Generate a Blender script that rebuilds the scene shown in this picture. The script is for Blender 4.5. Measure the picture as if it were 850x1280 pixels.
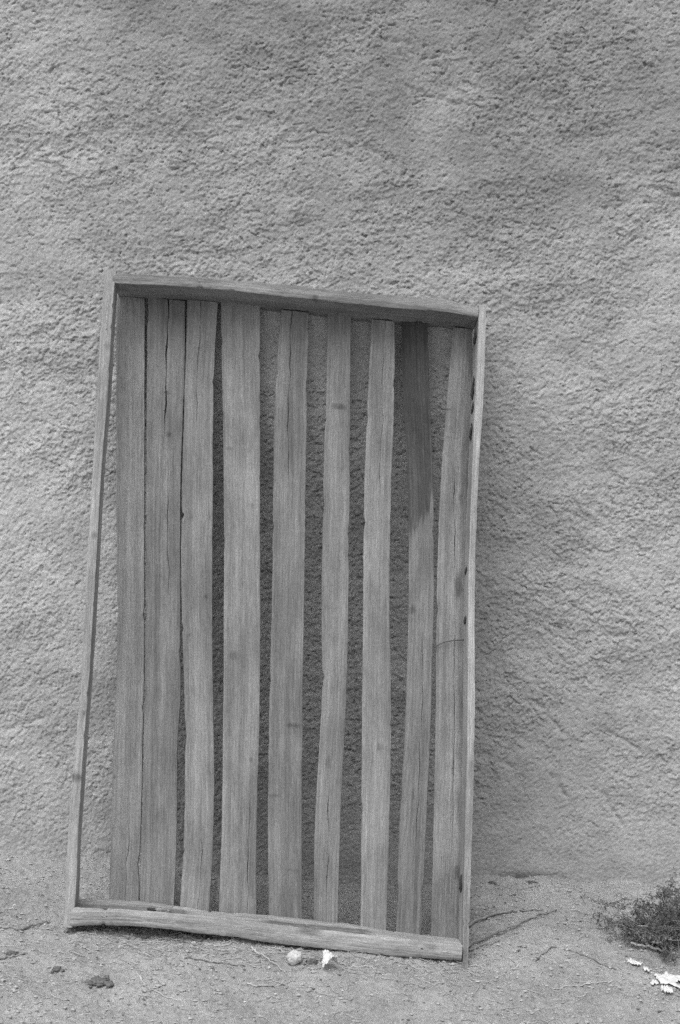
import bpy, math, random
import numpy as np

for o in list(bpy.data.objects):
    bpy.data.objects.remove(o, do_unlink=True)
scene = bpy.context.scene
COL = scene.collection
R = math.radians

# ---------------------------------------------------------------- camera
cam_d = bpy.data.cameras.new('camera')
cam_d.sensor_fit = 'VERTICAL'
cam_d.sensor_height = 36.0
cam_d.lens = 36.0 * 1782 / 1280
cam_d.clip_start = 0.05
cam_d.clip_end = 2000
cam = bpy.data.objects.new('camera', cam_d)
cam.location = (0.0, -4.55, 1.4)
cam.rotation_euler = (R(90) - math.atan(90 / 1782), 0, 0)
COL.objects.link(cam)
scene.camera = cam

# ---------------------------------------------------------------- sky, sun, exposure (overcast, monochrome film)
SUN_EL, SUN_AZ = 62.0, -156.0            # azimuth from +Y, clockwise seen from above
world = bpy.data.worlds.new('World')
scene.world = world
world.use_nodes = True
wn, wl = world.node_tree.nodes, world.node_tree.links
wn.clear()
w_out = wn.new('ShaderNodeOutputWorld')
w_bg = wn.new('ShaderNodeBackground')
w_bg.inputs['Strength'].default_value = 0.13
w_sky = wn.new('ShaderNodeTexSky')
w_sky.sky_type = 'NISHITA'
w_sky.sun_disc = False
w_sky.sun_elevation = R(SUN_EL)
w_sky.sun_rotation = R(SUN_AZ)
w_sky.air_density = 1.0
w_sky.dust_density = 4.0
w_bw = wn.new('ShaderNodeRGBToBW')       # black-and-white photograph
wl.new(w_sky.outputs[0], w_bw.inputs[0])
wl.new(w_bw.outputs[0], w_bg.inputs['Color'])
wl.new(w_bg.outputs[0], w_out.inputs[0])

sun_d = bpy.data.lights.new('sun', 'SUN')
sun_d.energy = 1.1
sun_d.angle = R(60)
sun_d.color = (1.0, 1.0, 1.0)
sun = bpy.data.objects.new('sun', sun_d)
from mathutils import Vector, Matrix
_dir = Vector((math.sin(R(SUN_AZ)) * math.cos(R(SUN_EL)), math.cos(R(SUN_AZ)) * math.cos(R(SUN_EL)), math.sin(R(SUN_EL))))
sun.rotation_euler = _dir.to_track_quat('Z', 'Y').to_euler()
sun.location = _dir * 20
COL.objects.link(sun)

vs = scene.view_settings
vs.view_transform = 'Standard'
vs.look = 'None'
vs.gamma = 1.0
vs.use_curve_mapping = False
vs.exposure = 0.62
scene.render.engine = 'CYCLES'
scene.cycles.use_denoising = False       # the photograph is grainy film; keep the fine grit
scene.cycles.sample_clamp_indirect = 4.0

# ---------------------------------------------------------------- numpy noise
_rng = np.random.RandomState(7)
_P = np.concatenate([_rng.permutation(256)] * 2)
_ang = _rng.rand(256) * 2 * np.pi
_GX, _GY = np.cos(_ang), np.sin(_ang)

def perlin(x, y):
    x = np.asarray(x, float); y = np.asarray(y, float)
    xi = np.floor(x).astype(int); yi = np.floor(y).astype(int)
    xf = x - xi; yf = y - yi
    xi &= 255; yi &= 255
    u = xf * xf * xf * (xf * (xf * 6 - 15) + 10)
    v = yf * yf * yf * (yf * (yf * 6 - 15) + 10)
    def g(ix, iy, fx, fy):
        h = _P[_P[ix & 255] + (iy & 255)]
        return _GX[h] * fx + _GY[h] * fy
    a = g(xi, yi, xf, yf); b = g(xi + 1, yi, xf - 1, yf)
    c = g(xi, yi + 1, xf, yf - 1); d = g(xi + 1, yi + 1, xf - 1, yf - 1)
    return 1.41 * ((a * (1 - u) + b * u) * (1 - v) + (c * (1 - u) + d * u) * v)

def fbm(x, y, n=3, gain=0.5):
    t = 0; a = 1.0
    for k in range(n):
        t = t + a * perlin(x * 2 ** k + 17.3 * k, y * 2 ** k - 9.1 * k); a *= gain
    return t

def sstep(a, b, x):
    t = np.clip((x - a) / (b - a), 0, 1)
    return t * t * (3 - 2 * t)

def smooth_curve(pts, key, val):
    """monotone-parameter Catmull-Rom style interpolation: returns f(t)"""
    p = sorted((q[key], q[val]) for q in pts)
    t = np.array([q[0] for q in p]); y = np.array([q[1] for q in p])
    m = np.gradient(y, t)
    def f(s):
        s = np.asarray(s, float)
        i = np.clip(np.searchsorted(t, s) - 1, 0, len(t) - 2)
        h = t[i + 1] - t[i]; k = (s - t[i]) / h
        inside = np.clip(k, 0, 1)
        r = ((1 + 2 * inside) * (1 - inside) ** 2 * y[i] + inside * (1 - inside) ** 2 * h * m[i]
             + inside ** 2 * (3 - 2 * inside) * y[i + 1] + inside ** 2 * (inside - 1) * h * m[i + 1])
        over = np.where(k < 0, k * h * m[0], np.where(k > 1, (k - 1) * h * m[-1], 0.0))
        return r + over
    return f

# ---------------------------------------------------------------- helpers
def mesh_obj(name, verts, faces, mat, parent=None, smooth=True, attrs=None, sharp=0):
    me = bpy.data.meshes.new(name)
    verts = np.asarray(verts, np.float32)
    if isinstance(faces, np.ndarray):
        n, k = faces.shape
        me.vertices.add(len(verts)); me.vertices.foreach_set('co', verts.ravel())
        me.loops.add(n * k); me.loops.foreach_set('vertex_index', faces.astype(np.int32).ravel())
        me.polygons.add(n)
        me.polygons.foreach_set('loop_start', np.arange(0, n * k, k, dtype=np.int32))
        me.polygons.foreach_set('loop_total', np.full(n, k, np.int32))
        me.update(calc_edges=True)
    else:
        me.from_pydata(verts.tolist(), [], faces)
    me.polygons.foreach_set('use_smooth', [smooth] * len(me.polygons))
    if attrs:
        for an, (kind, data) in attrs.items():
            a = me.attributes.new(an, kind, 'POINT')
            a.data.foreach_set('vector' if kind == 'FLOAT_VECTOR' else 'value', np.asarray(data, np.float32).ravel())
    me.materials.append(mat)
    me.validate()
    if sharp: me.set_sharp_from_angle(angle=R(sharp))
    o = bpy.data.objects.new(name, me)
    COL.objects.link(o)
    if parent is not None:
        o.parent = parent
    return o

def tag(o, label, cat=None, group=None, kind=None):
    if label: o['label'] = label
    if cat: o['category'] = cat
    if group: o['group'] = group
    if kind: o['kind'] = kind
    return o

def grid_faces(nr, nc, off=0):
    r = np.arange(nr - 1)[:, None]; c = np.arange(nc - 1)[None, :]
    a = (r * nc + c).ravel() + off
    return np.stack([a, a + 1, a + nc + 1, a + nc], 1)

def ring_faces(nr, nc):
    """closed rings (nr rings of nc points) + the two end caps as fans of quads/ngons"""
    f = []
    for r in range(nr - 1):
        for c in range(nc):
            d = (c + 1) % nc
            f.append((r * nc + c, r * nc + d, (r + 1) * nc + d, (r + 1) * nc + c))
    f.append(tuple(range(nc))[::-1])
    f.append(tuple((nr - 1) * nc + c for c in range(nc)))
    return f

def tube(points, radii, seg=5):
    P = np.asarray(points, float); n = len(P)
    T = np.gradient(P, axis=0); T /= np.linalg.norm(T, axis=1)[:, None] + 1e-9
    up = np.array([0, 0, 1.0]) if abs(T[0, 2]) < 0.8 else np.array([1.0, 0, 0])
    V = []
    for i in range(n):
        a = np.cross(T[i], up); a /= np.linalg.norm(a) + 1e-9; b = np.cross(a, T[i])
        for k in range(seg):
            th = 2 * math.pi * k / seg
            V.append(P[i] + (a * math.cos(th) + b * math.sin(th)) * radii[i])
    return V, ring_faces(n, seg)

def resample(points, n):
    P = np.asarray(points, float)
    d = np.r_[0, np.cumsum(np.linalg.norm(np.diff(P, axis=0), axis=1))]
    s = np.linspace(0, d[-1], n)
    f = [smooth_curve(list(zip(d, P[:, k])), 0, 1)(s) for k in range(P.shape[1])]
    return np.stack(f, 1)

# ---------------------------------------------------------------- materials
def new_mat(name, rough=0.9):
    m = bpy.data.materials.new(name); m.use_nodes = True
    nt = m.node_tree; b = nt.nodes['Principled BSDF']
    b.inputs['Roughness'].default_value = rough
    b.inputs['Specular IOR Level'].default_value = 0.2
    return m, nt, b

class NT:
    def __init__(s, nt): s.nt = nt
    def node(s, t, **kw):
        n = s.nt.nodes.new(t)
        for k, v in kw.items(): setattr(n, k, v)
        return n
    def link(s, a, b): s.nt.links.new(a, b)
    def setin(s, n, k, v):
        if hasattr(v, 'is_output'): s.link(v, n.inputs[k])
        else: n.inputs[k].default_value = v
    def noise(s, vec, scale, detail=3, rough=0.55, dist=0.0):
        n = s.node('ShaderNodeTexNoise'); s.link(vec, n.inputs['Vector'])
        n.inputs['Scale'].default_value = scale; n.inputs['Detail'].default_value = detail
        n.inputs['Roughness'].default_value = rough; n.inputs['Distortion'].default_value = dist
        return n.outputs['Fac']
    def scale(s, vec, v):
        n = s.node('ShaderNodeVectorMath', operation='MULTIPLY'); s.link(vec, n.inputs[0]); n.inputs[1].default_value = v
        return n.outputs[0]
    def addv(s, vec, other):
        n = s.node('ShaderNodeVectorMath', operation='ADD'); s.link(vec, n.inputs[0]); s.setin(n, 1, other)
        return n.outputs[0]
    def math(s, op, a, b=0.0, c=None):
        n = s.node('ShaderNodeMath', operation=op); s.setin(n, 0, a); s.setin(n, 1, b)
        if c is not None: s.setin(n, 2, c)
        return n.outputs[0]
    def mr(s, v, a, b, c, d, smooth=True):
        n = s.node('ShaderNodeMapRange'); n.interpolation_type = 'SMOOTHSTEP' if smooth else 'LINEAR'
        s.link(v, n.inputs[0])
        for i, q in enumerate((a, b, c, d)): n.inputs[i + 1].default_value = q
        return n.outputs[0]
    def grey(s, v):
        n = s.node('ShaderNodeCombineColor')
        for k in range(3): s.link(v, n.inputs[k])
        return n.outputs[0]
    def bump(s, h, strength, dist, prev=None):
        n = s.node('ShaderNodeBump'); n.inputs['Strength'].default_value = strength
        n.inputs['Distance'].default_value = dist; s.link(h, n.inputs['Height'])
        if prev is not None: s.link(prev, n.inputs['Normal'])
        return n.outputs[0]

def earth_material(name, base, spread, fine, bump_d, blotch):
    m, nt, b = new_mat(name, 0.95); N = NT(nt)
    tc = N.node('ShaderNodeTexCoord').outputs['Object']
    n1 = N.noise(tc, 1.3, 4, 0.55)
    n2 = N.noise(tc, 9.0, 5, 0.6)
    n3 = N.noise(tc, 90.0, 4, 0.65)
    n4 = N.noise(tc, 330.0, 3, 0.75)
    v = N.math('MULTIPLY', N.mr(n1, 0.3, 0.7, 1 - blotch, 1 + blotch), N.mr(n2, 0.25, 0.75, 1 - spread, 1 + spread))
    v = N.math('MULTIPLY', v, N.mr(n3, 0.25, 0.75, 1 - fine, 1 + fine))
    v = N.math('MULTIPLY', v, N.mr(n4, 0.25, 0.75, 1 - fine * 2.4, 1 + fine * 2.4))
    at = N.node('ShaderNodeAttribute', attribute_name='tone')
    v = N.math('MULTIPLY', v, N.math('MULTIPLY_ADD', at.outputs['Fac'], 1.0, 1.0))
    v = N.math('MULTIPLY', v, base)
    N.link(N.grey(v), b.inputs['Base Color'])
    bp = N.bump(n3, 0.8, bump_d)
    bp = N.bump(n4, 0.9, bump_d * 0.5, bp)
    N.link(bp, b.inputs['Normal'])
    return m

M_WALL = earth_material('mud_plaster', 0.37, 0.09, 0.10, 0.004, 0.08)
M_GROUND = earth_material('dry_earth', 0.325, 0.12, 0.13, 0.006, 0.08)

def wood_material(name, base, dark_amount=1.0):
    m, nt, b = new_mat(name, 0.85); N = NT(nt)
    g = N.node('ShaderNodeAttribute', attribute_name='grain').outputs['Vector']
    rnd = N.node('ShaderNodeObjectInfo').outputs['Random']
    off = N.node('ShaderNodeCombineXYZ')
    for k, q in enumerate((3.1, 17.0, 7.7)): N.link(N.math('MULTIPLY', rnd, q), off.inputs[k])
    g = N.addv(g, off.outputs[0])
    # slight wander of the grain lines
    wob = N.noise(N.scale(g, (6, 2.2, 6)), 1.0, 2)
    cx = N.node('ShaderNodeCombineXYZ'); N.link(N.math('MULTIPLY', N.math('SUBTRACT', wob, 0.5), 0.008), cx.inputs[0])
    gw = N.addv(g, cx.outputs[0])
    broad = N.noise(N.scale(gw, (38, 1.0, 38)), 1.0, 3, 0.6)
    lines = N.noise(N.scale(gw, (210, 2.6, 210)), 1.0, 5, 0.72)
    hair = N.noise(N.scale(gw, (380, 22.0, 380)), 1.0, 3, 0.7)
    blot = N.noise(N.scale(g, (9, 3.5, 9)), 1.0, 4, 0.6)
    saw = N.noise(N.scale(g, (260, 160, 260)), 1.0, 3, 0.7)
    v = N.mr(broad, 0.3, 0.7, 0.82, 1.14)
    v = N.math('MULTIPLY', v, N.mr(lines, 0.30, 0.70, 0.80, 1.15))
    v = N.math('MULTIPLY', v, N.mr(hair, 0.25, 0.75, 0.80, 1.18))
    v = N.math('MULTIPLY', v, N.mr(blot, 0.3, 0.7, 0.80, 1.18))
    v = N.math('MULTIPLY', v, N.mr(saw, 0.3, 0.7, 0.87, 1.10))
    crack = N.mr(lines, 0.27, 0.33, 0.50, 1.0)
    v = N.math('MULTIPLY', v, crack)
    v = N.math('MULTIPLY', v, N.mr(rnd, 0, 1, 0.84, 1.14, False))
    # knots, stains: colour the wood itself has; darker cracks; shade painted into the rail split
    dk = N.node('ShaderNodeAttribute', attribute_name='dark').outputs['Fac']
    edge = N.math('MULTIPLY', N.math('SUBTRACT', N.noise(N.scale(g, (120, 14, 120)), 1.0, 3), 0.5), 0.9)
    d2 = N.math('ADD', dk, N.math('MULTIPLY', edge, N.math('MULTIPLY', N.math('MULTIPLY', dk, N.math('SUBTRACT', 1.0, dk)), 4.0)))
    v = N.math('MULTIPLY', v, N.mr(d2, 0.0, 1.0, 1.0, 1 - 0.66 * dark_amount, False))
    v = N.math('MULTIPLY', v, base)
    N.link(N.grey(v), b.inputs['Base Color'])
    h = N.math('ADD', N.math('MULTIPLY', lines, 1.0), N.math('MULTIPLY', hair, 0.5))
    bp = N.bump(h, 1.0, 0.0030)
    N.link(bp, b.inputs['Normal'])
    return m

M_SLAT = wood_material('weathered_slat_wood', 0.235)
M_BEAM = wood_material('weathered_beam_wood', 0.33)
M_TOP = wood_material('weathered_top_rail_wood', 0.265)
M_BARK = wood_material('dark_bark', 0.10)
M_TWIG_PALE = wood_material('pale_dry_twig', 0.42)
M_TWIG_MID = wood_material('grey_dry_twig', 0.24)
M_TWIG_DARK = wood_material('dark_dry_twig', 0.20)

def plain_material(name, base, var=0.2, scale=60, rough=0.9, bump_d=0.002, translucent=0.0):
    m, nt, b = new_mat(name, rough); N = NT(nt)
    tc = N.node('ShaderNodeTexCoord').outputs['Object']
    n1 = N.noise(tc, scale, 4, 0.6)
    n2 = N.noise(tc, scale * 6, 3, 0.6)
    v = N.math('MULTIPLY', N.mr(n1, 0.25, 0.75, 1 - var, 1 + var), N.mr(n2, 0.25, 0.75, 1 - var * .6, 1 + var * .6))
    N.link(N.grey(N.math('MULTIPLY', v, base)), b.inputs['Base Color'])
    N.link(N.bump(n1, 0.5, bump_d), b.inputs['Normal'])
    return m

M_PAPER = plain_material('dirty_white_paper', 0.62, 0.16, 55, 0.85, 0.003)
M_STONE = plain_material('pale_stone', 0.55, 0.25, 50)
M_CLOD = plain_material('dark_dung_clod', 0.13, 0.4, 90)
M_CRUMB = plain_material('earth_crumbs', 0.34, 0.3, 25)
M_LEAF = plain_material('dry_dark_leaf', 0.16, 0.35, 30, 0.8)
M_STRAW = plain_material('dry_straw', 0.42, 0.25, 20)
M_NAIL = plain_material('rusty_nail_iron', 0.06, 0.2, 200, 0.6)

# ---------------------------------------------------------------- ground
def ground_base(x, y):
    yy = np.minimum(y, 0)
    return -(0.05 + 0.045 * np.clip(-yy, 0, 0.7)) * 2.5 * np.tanh(x / 2.5) + 0.115 * -2.2 * np.tanh(-yy / 2.2)

def ground_height(x, y):
    x = np.asarray(x, float); y = np.asarray(y, float)
    near = np.exp(-(x ** 2 + y ** 2) / 300.0)
    z = ground_base(x, y)
    z = z + near * (0.010 * fbm(x * 2.3 + 3, y * 2.3, 2) + 0.006 * fbm(x * 8, y * 9 + 5, 3, 0.6))
    z = z + near * (0.0040 * fbm(x * 30, y * 34, 2, 0.7) + 0.0034 * fbm(x * 85, y * 85, 2, 0.9))
    # loose plaster crumbled off the wall lies banked up along its foot
    edge = -0.05 - 0.03 * perlin(x * 5.1, 2.2 + 0 * x)
    z = z + 0.020 * sstep(edge - 0.12, 0.03, y) * (0.75 + 0.9 * perlin(x * 7.0, 8 + 0 * x))
    # hollow scraped out behind the frame
    z = z - 0.045 * sstep(-0.62, -0.35, x) * (1 - sstep(0.22, 0.42, x)) * sstep(-0.42, -0.22, y)
    # trodden little pits
    z = z - near * 0.006 * sstep(0.25, 0.7, perlin(x * 11 + 40, y * 13) + 0.3 * perlin(x * 40, y * 40))
    return z

def axis(lo, hi, step, far_lo, far_hi, growth=1.22):
    c = list(np.arange(lo, hi + step * .5, step))
    s = step; a = c[0]; left = []
    while a > far_lo:
        s *= growth; a -= s; left.append(max(a, far_lo))
    s = step; b = c[-1]; right = []
    while b < far_hi:
        s *= growth; b += s; right.append(min(b, far_hi))
    return np.array(left[::-1] + c + right)

gx = axis(-1.45, 1.45, 0.0055, -400, 400)
gy = axis(-1.35, 0.06, 0.0055, -400, 400)
GX, GY = np.meshgrid(gx, gy)
GZ = ground_height(GX, GY)
_rw = np.random.RandomState(22)
GZ = GZ + 0.0011 * np.clip(_rw.normal(0, 1, GX.shape), -2, 2.5) * np.exp(-(GX ** 2 + GY ** 2) / 30)
tone = 0.10 * fbm(GX * 3.1, GY * 5 + 3, 3) + 0.06 * sstep(-0.5, -1.0, GY)
tone = np.clip(tone + 0.02 * sstep(-0.55, -0.05, GY + 0.1 * fbm(GX * 4, GY * 4, 2)), -0.3, 0.3)
ground = mesh_obj('ground', np.stack([GX, GY, GZ], -1).reshape(-1, 3), grid_faces(len(gy), len(gx)), M_GROUND,
                  attrs={'tone': ('FLOAT', tone.ravel())})
tag(ground, 'dry pale earth strewn with crumbs and straw at the foot of the wall', kind='structure')

# ---------------------------------------------------------------- mud-plastered wall
def rough_layer(a, b, seed):
    """crumbly thrown plaster: rough noise, broken ledges and sparse pits; a runs along the stroke, b across"""
    a = a + 0.014 * perlin(a * 15 + seed, b * 17) + 0.004 * perlin(a * 60, b * 60 + seed)
    b = b + 0.011 * perlin(a * 17, b * 15 + seed + 40) + 0.004 * perlin(a * 62 + 9, b * 62 + seed)
    h = 0.0034 * perlin(a * 9 + seed, b * 14) + 0.0022 * perlin(a * 30, b * 40 + seed) + 0.0026 * perlin(a * 70 + seed, b * 86)
    h = h + 0.0030 * perlin(a * 118, b * 128 + seed) + 0.0027 * perlin(a * 205 + seed, b * 212)
    t1 = perlin(a * 26 + 3 * seed, b * 42) + 0.5 * perlin(a * 95, b * 115 + seed)
    t2 = perlin(a * 55 + 5 * seed, b * 76 + 9) + 0.5 * perlin(a * 160, b * 175 + seed)
    brk = sstep(-0.05, 0.40, perlin(a * 12 + 2 * seed, b * 15) + 0.5 * perlin(a * 45, b * 45))
    h = h + (0.0021 * sstep(-0.12, 0.12, t1) + 0.0020 * sstep(-0.14, 0.14, t2)) * (0.15 + 0.85 * brk)
    pit = perlin(a * 46 + 7 * seed, b * 62 + 2) + 0.5 * perlin(a * 115, b * 130)
    h = h - 0.0085 * sstep(0.48, 0.80, pit)
    line = np.abs(perlin(a * 7 + 11 * seed, b * 14) + 0.25 * perlin(a * 40, b * 50))
    h = h - 0.006 * (1 - sstep(0.0, 0.05, line)) * sstep(0.05, 0.4, perlin(a * 9, b * 9 + 3 * seed))
    return h

def wall_relief(x, z):
    def rot(t):
        c, s = math.cos(t), math.sin(t)
        return x * c + z * s, -x * s + z * c
    A = rough_layer(*rot(0.10), 1.3)
    B = rough_layer(*rot(-0.62), 4.1)
    Cc = rough_layer(*rot(0.60), 7.7)
    n = 0.35 * perlin(x * 2.1, z * 2.3 + 6)
    wb = sstep(0.25, 0.55, x * 0.9 + n) * (1 - sstep(1.0, 1.7, z + n))
    wc = sstep(0.25, 0.55, -x * 0.75 + n) * (1 - sstep(1.0, 1.9, z - n)) * 0.9
    wa = np.clip(1 - wb - wc, 0, 1)
    lay = (A * wa + B * wb + Cc * wc) / np.sqrt(wa ** 2 + wb ** 2 + wc ** 2)
    low = sstep(0.05, 0.40 + 0.25 * perlin(x * 2.2, z * 0 + 4), z + 0.12 * perlin(x * 3, z * 5) + 0.12 * sstep(0.1, -0.6, x))
    patch = 0.58 + 0.42 * sstep(-0.45, 0.30, fbm(x * 2.3 + 9, z * 3.2, 4, 0.65))
    behind = np.exp(-((x + 0.17) / 0.5) ** 4 - ((z - 1.0) / 0.85) ** 4)
    amt = np.maximum((0.28 + 0.72 * low) * patch, 1.05 * behind)
    big = 0.010 * perlin(x * 1.1 + 2, z * 1.3) + 0.007 * perlin(x * 3.3, z * 4.5 + 2) + 0.004 * perlin(x * 7, z * 10)
    # the wall bellies out where the top of the frame rests on it
    big = big + 0.002 * np.exp(-((x + 0.62) / 0.5) ** 2 - ((z - 1.80) / 0.45) ** 2) + 0.012 * np.exp(-((x - 0.28) / 0.45) ** 2 - ((z - 1.74) / 0.5) ** 2)
    # gouges left by the hand and the trowel
    rq = random.Random(31); gouge = 0 * x
    for _ in range(46):
        cx, cz = rq.uniform(-1.3, 1.3), rq.uniform(0.1, 2.9); ln = rq.uniform(0.03, 0.13)
        an = rq.gauss(-0.75, 0.3) if (cx > 0.3 and cz < 1.7) else (rq.gauss(0.6, 0.3) if cx < -0.5 and cz < 1.7 else rq.gauss(0.1, 0.35))
        k = (np.abs(x - cx) < .3) & (np.abs(z - cz) < .3)
        px, pz = x[k] - cx, z[k] - cz
        t = px * math.cos(an) + pz * math.sin(an); d = -px * math.sin(an) + pz * math.cos(an) + 0.006 * perlin(t * 22, cx * 9 + 0 * t) + 3.0 * rq.gauss(0, .3) * t * t
        w_ = rq.uniform(0.004, 0.009)
        gouge[k] += rq.uniform(0.004, 0.009) * np.exp(-(d / w_) ** 2) * (1 - sstep(0.6, 1.0, np.abs(t) / ln)) * (0.6 + 0.8 * perlin(t * 45, d * 60 + cz))
    big = big - gouge
    return big, lay * amt + 0.0012 * fbm(x * 150, z * 150, 2)

wx_ax = axis(-1.35, 1.35, 0.0037, -9, 9, 1.15)
wz_ax = axis(-0.15, 2.95, 0.0037, -0.5, 4.2, 1.15)
WX, WZ = np.meshgrid(wx_ax, wz_ax)
big, small = wall_relief(WX, WZ)
fade = np.exp(-np.maximum(np.abs(WX) - 3, 0))
_rw = np.random.RandomState(21)
grit = _rw.normal(0, 1, WX.shape)
grit = 0.7 * grit + 0.5 * np.roll(grit, 1, 0) * (_rw.rand(*WX.shape) > .5)
small = (small * (0.86 - 0.18 * sstep(-0.3, -0.8, WX) * (1 - sstep(0.9, 1.5, WZ))) + 0.00085 * np.clip(grit, -2.2, 2.2)) * fade
und = 0.018 * np.exp(-((WX - 0.60) / 0.10) ** 2) * np.exp(-((WZ + 0.025) / 0.02) ** 2)   # worn hollow at the foot
WY = -0.002 - big - small + und
WZ2 = WZ - 0.55 * np.clip(small, -0.004, 0.012) + 0.0       # thrown plaster sags: lumps hang over their undersides
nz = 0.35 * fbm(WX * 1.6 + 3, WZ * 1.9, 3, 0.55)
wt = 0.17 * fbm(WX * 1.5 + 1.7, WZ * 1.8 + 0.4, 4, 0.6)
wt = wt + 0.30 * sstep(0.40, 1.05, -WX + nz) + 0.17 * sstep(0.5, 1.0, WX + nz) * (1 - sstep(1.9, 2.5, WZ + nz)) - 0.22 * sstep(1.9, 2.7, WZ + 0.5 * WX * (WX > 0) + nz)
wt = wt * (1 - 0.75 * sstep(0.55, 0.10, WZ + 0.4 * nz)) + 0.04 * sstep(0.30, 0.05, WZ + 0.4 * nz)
fv = np.stack([WX, WY, WZ2], -1).reshape(-1, 3)
ff = grid_faces(len(wz_ax), len(wx_ax))
n0 = len(fv)
bxv = [(x, y, z) for x in (-9.02, 9.02) for y in (0.06, 0.5) for z in (-0.5, 4.22)]
bxf = np.array([(0, 1, 3, 2), (4, 6, 7, 5), (0, 4, 5, 1), (2, 3, 7, 6), (0, 2, 6, 4), (1, 5, 7, 3)]) + n0
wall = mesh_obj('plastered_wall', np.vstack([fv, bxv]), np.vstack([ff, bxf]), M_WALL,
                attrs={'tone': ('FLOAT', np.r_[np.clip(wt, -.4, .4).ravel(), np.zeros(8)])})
tag(wall, 'rough grey mud-plastered wall filling the background behind the slatted frame', 'wall')

# ---------------------------------------------------------------- slatted wooden frame leaning on the wall
SLATS=[
 ( [(-0.6775, 1.8889), (-0.6074, 1.3127), (-0.5273, 0.6347), (-0.5239, 0.5873), (-0.4932, 0.237), (-0.4755, 0.0539)] , [(-0.5891, 1.8978), (-0.5219, 1.3213), (-0.4437, 0.643), (-0.4391, 0.5956), (-0.406, 0.2455), (-0.3899, 0.0621)] ),
 ( [(-0.5798, 1.8935), (-0.517, 1.3218), (-0.4414, 0.6432), (-0.4367, 0.5959), (-0.4025, 0.2458), (-0.3858, 0.0556)] , [(-0.4626, 1.9054), (-0.4416, 1.7106), (-0.4106, 1.3324), (-0.3558, 0.8444), (-0.3351, 0.6536), (-0.3332, 0.606), (-0.3, 0.2558), (-0.2846, 0.0608)] ),
 ( [(-0.4548, 1.9036), (-0.4378, 1.7109), (-0.4057, 1.3329), (-0.3648, 0.9653), (-0.3205, 0.6551), (-0.2774, 0.258), (-0.2664, 0.0603)] , [(-0.3583, 1.9082), (-0.3487, 1.7199), (-0.3116, 1.3423), (-0.2347, 0.6635), (-0.2282, 0.6163), (-0.1916, 0.2663), (-0.179, 0.0596)] ),
 ( [(-0.3492, 1.9065), (-0.2785, 1.3456), (-0.2048, 0.6664), (-0.1669, 0.2687), (-0.1511, 0.0623)] , [(-0.2265, 1.9137), (-0.1672, 1.3567), (-0.096, 0.6771), (-0.0631, 0.2788), (-0.0411, 0.0615)] ),
 ( [(-0.1583, 1.9128), (-0.1496, 1.6373), (-0.1267, 1.3607), (-0.0917, 0.9923), (-0.0648, 0.6562), (-0.0289, 0.2822), (-0.0031, 0.0605)] , [(-0.0726, 1.9136), (-0.0507, 1.6472), (-0.0275, 1.3706), (0.0051, 1.0019), (0.0344, 0.666), (0.0714, 0.2919), (0.0947, 0.0631)] ),
 ( [(-0.0135, 1.9144), (0.0087, 1.6532), (0.0264, 1.376), (0.0583, 1.0072), (0.0907, 0.6715), (0.0999, 0.4351), (0.108, 0.2955), (0.1278, 0.0663)] , [(0.0606, 1.9167), (0.0829, 1.6607), (0.1085, 1.3842), (0.1394, 1.0152), (0.1636, 0.6786), (0.1747, 0.4424), (0.1836, 0.3028), (0.2001, 0.0618)] ),
 ( [(0.1265, 1.9129), (0.1374, 1.6662), (0.1526, 1.3886), (0.1842, 1.0196), (0.2127, 0.6835), (0.2464, 0.3089), (0.2675, 0.0638)] , [(0.1982, 1.915), (0.2191, 1.6744), (0.236, 1.397), (0.2641, 1.0275), (0.3001, 0.692), (0.3277, 0.3168), (0.344, 0.0643)] ),
 ( [(0.2199, 1.912), (0.2464, 1.6771), (0.2854, 1.4019), (0.3112, 1.1552), (0.3432, 0.6963), (0.3572, 0.3197), (0.3731, 0.0671)] , [(0.3002, 1.9149), (0.3271, 1.6852), (0.3639, 1.4097), (0.3881, 1.1629), (0.4199, 0.7038), (0.4364, 0.3274), (0.4466, 0.0673)] ),
 ( [(0.3831, 1.9181), (0.3839, 1.6909), (0.387, 1.4121), (0.4071, 1.0417), (0.433, 0.7051), (0.4591, 0.3296), (0.4763, 0.0656)] , [(0.441, 1.9187), (0.4595, 1.6985), (0.4754, 1.4209), (0.5017, 1.051), (0.5277, 0.7144), (0.5535, 0.3388), (0.5681, 0.0699)] ),
]
LEFT =( [(-0.6986, 1.9353), (-0.6913, 1.7765), (-0.6789, 1.5778), (-0.6571, 1.285), (-0.6416, 1.0454), (-0.6165, 0.6937), (-0.6063, 0.4177), (-0.5973, 0.2369), (-0.585, 0.0588), (-0.5817, -0.0031)] , [(-0.672, 1.938), (-0.6636, 1.7793), (-0.6502, 1.5806), (-0.6369, 1.2871), (-0.6204, 1.0475), (-0.5991, 0.6954), (-0.5856, 0.4197), (-0.5745, 0.2391), (-0.5601, 0.0612), (-0.5591, -0.0009)] )
RIGHT =( [(0.4473, 1.9321), (0.4533, 1.8167), (0.4597, 1.6675), (0.4702, 1.3976), (0.4898, 1.0383), (0.515, 0.7118), (0.5389, 0.3473), (0.5521, 0.1243), (0.5618, -0.0033)] , [(0.4691, 1.9343), (0.4774, 1.8192), (0.4837, 1.6699), (0.4905, 1.3997), (0.51, 1.0403), (0.5374, 0.714), (0.5596, 0.3493), (0.5715, 0.1261), (0.5788, -0.0016)] )
TOP =( [(-0.6707, 1.9279), (-0.4317, 1.9394), (-0.187, 1.9439), (0.0215, 1.9422), (0.2051, 1.9431), (0.3669, 1.9417), (0.4512, 1.93)] , [(-0.6667, 1.8953), (-0.428, 1.9068), (-0.1831, 1.9063), (0.0252, 1.9046), (0.2088, 1.9029), (0.3699, 1.9066), (0.4537, 1.8999)] )
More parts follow.
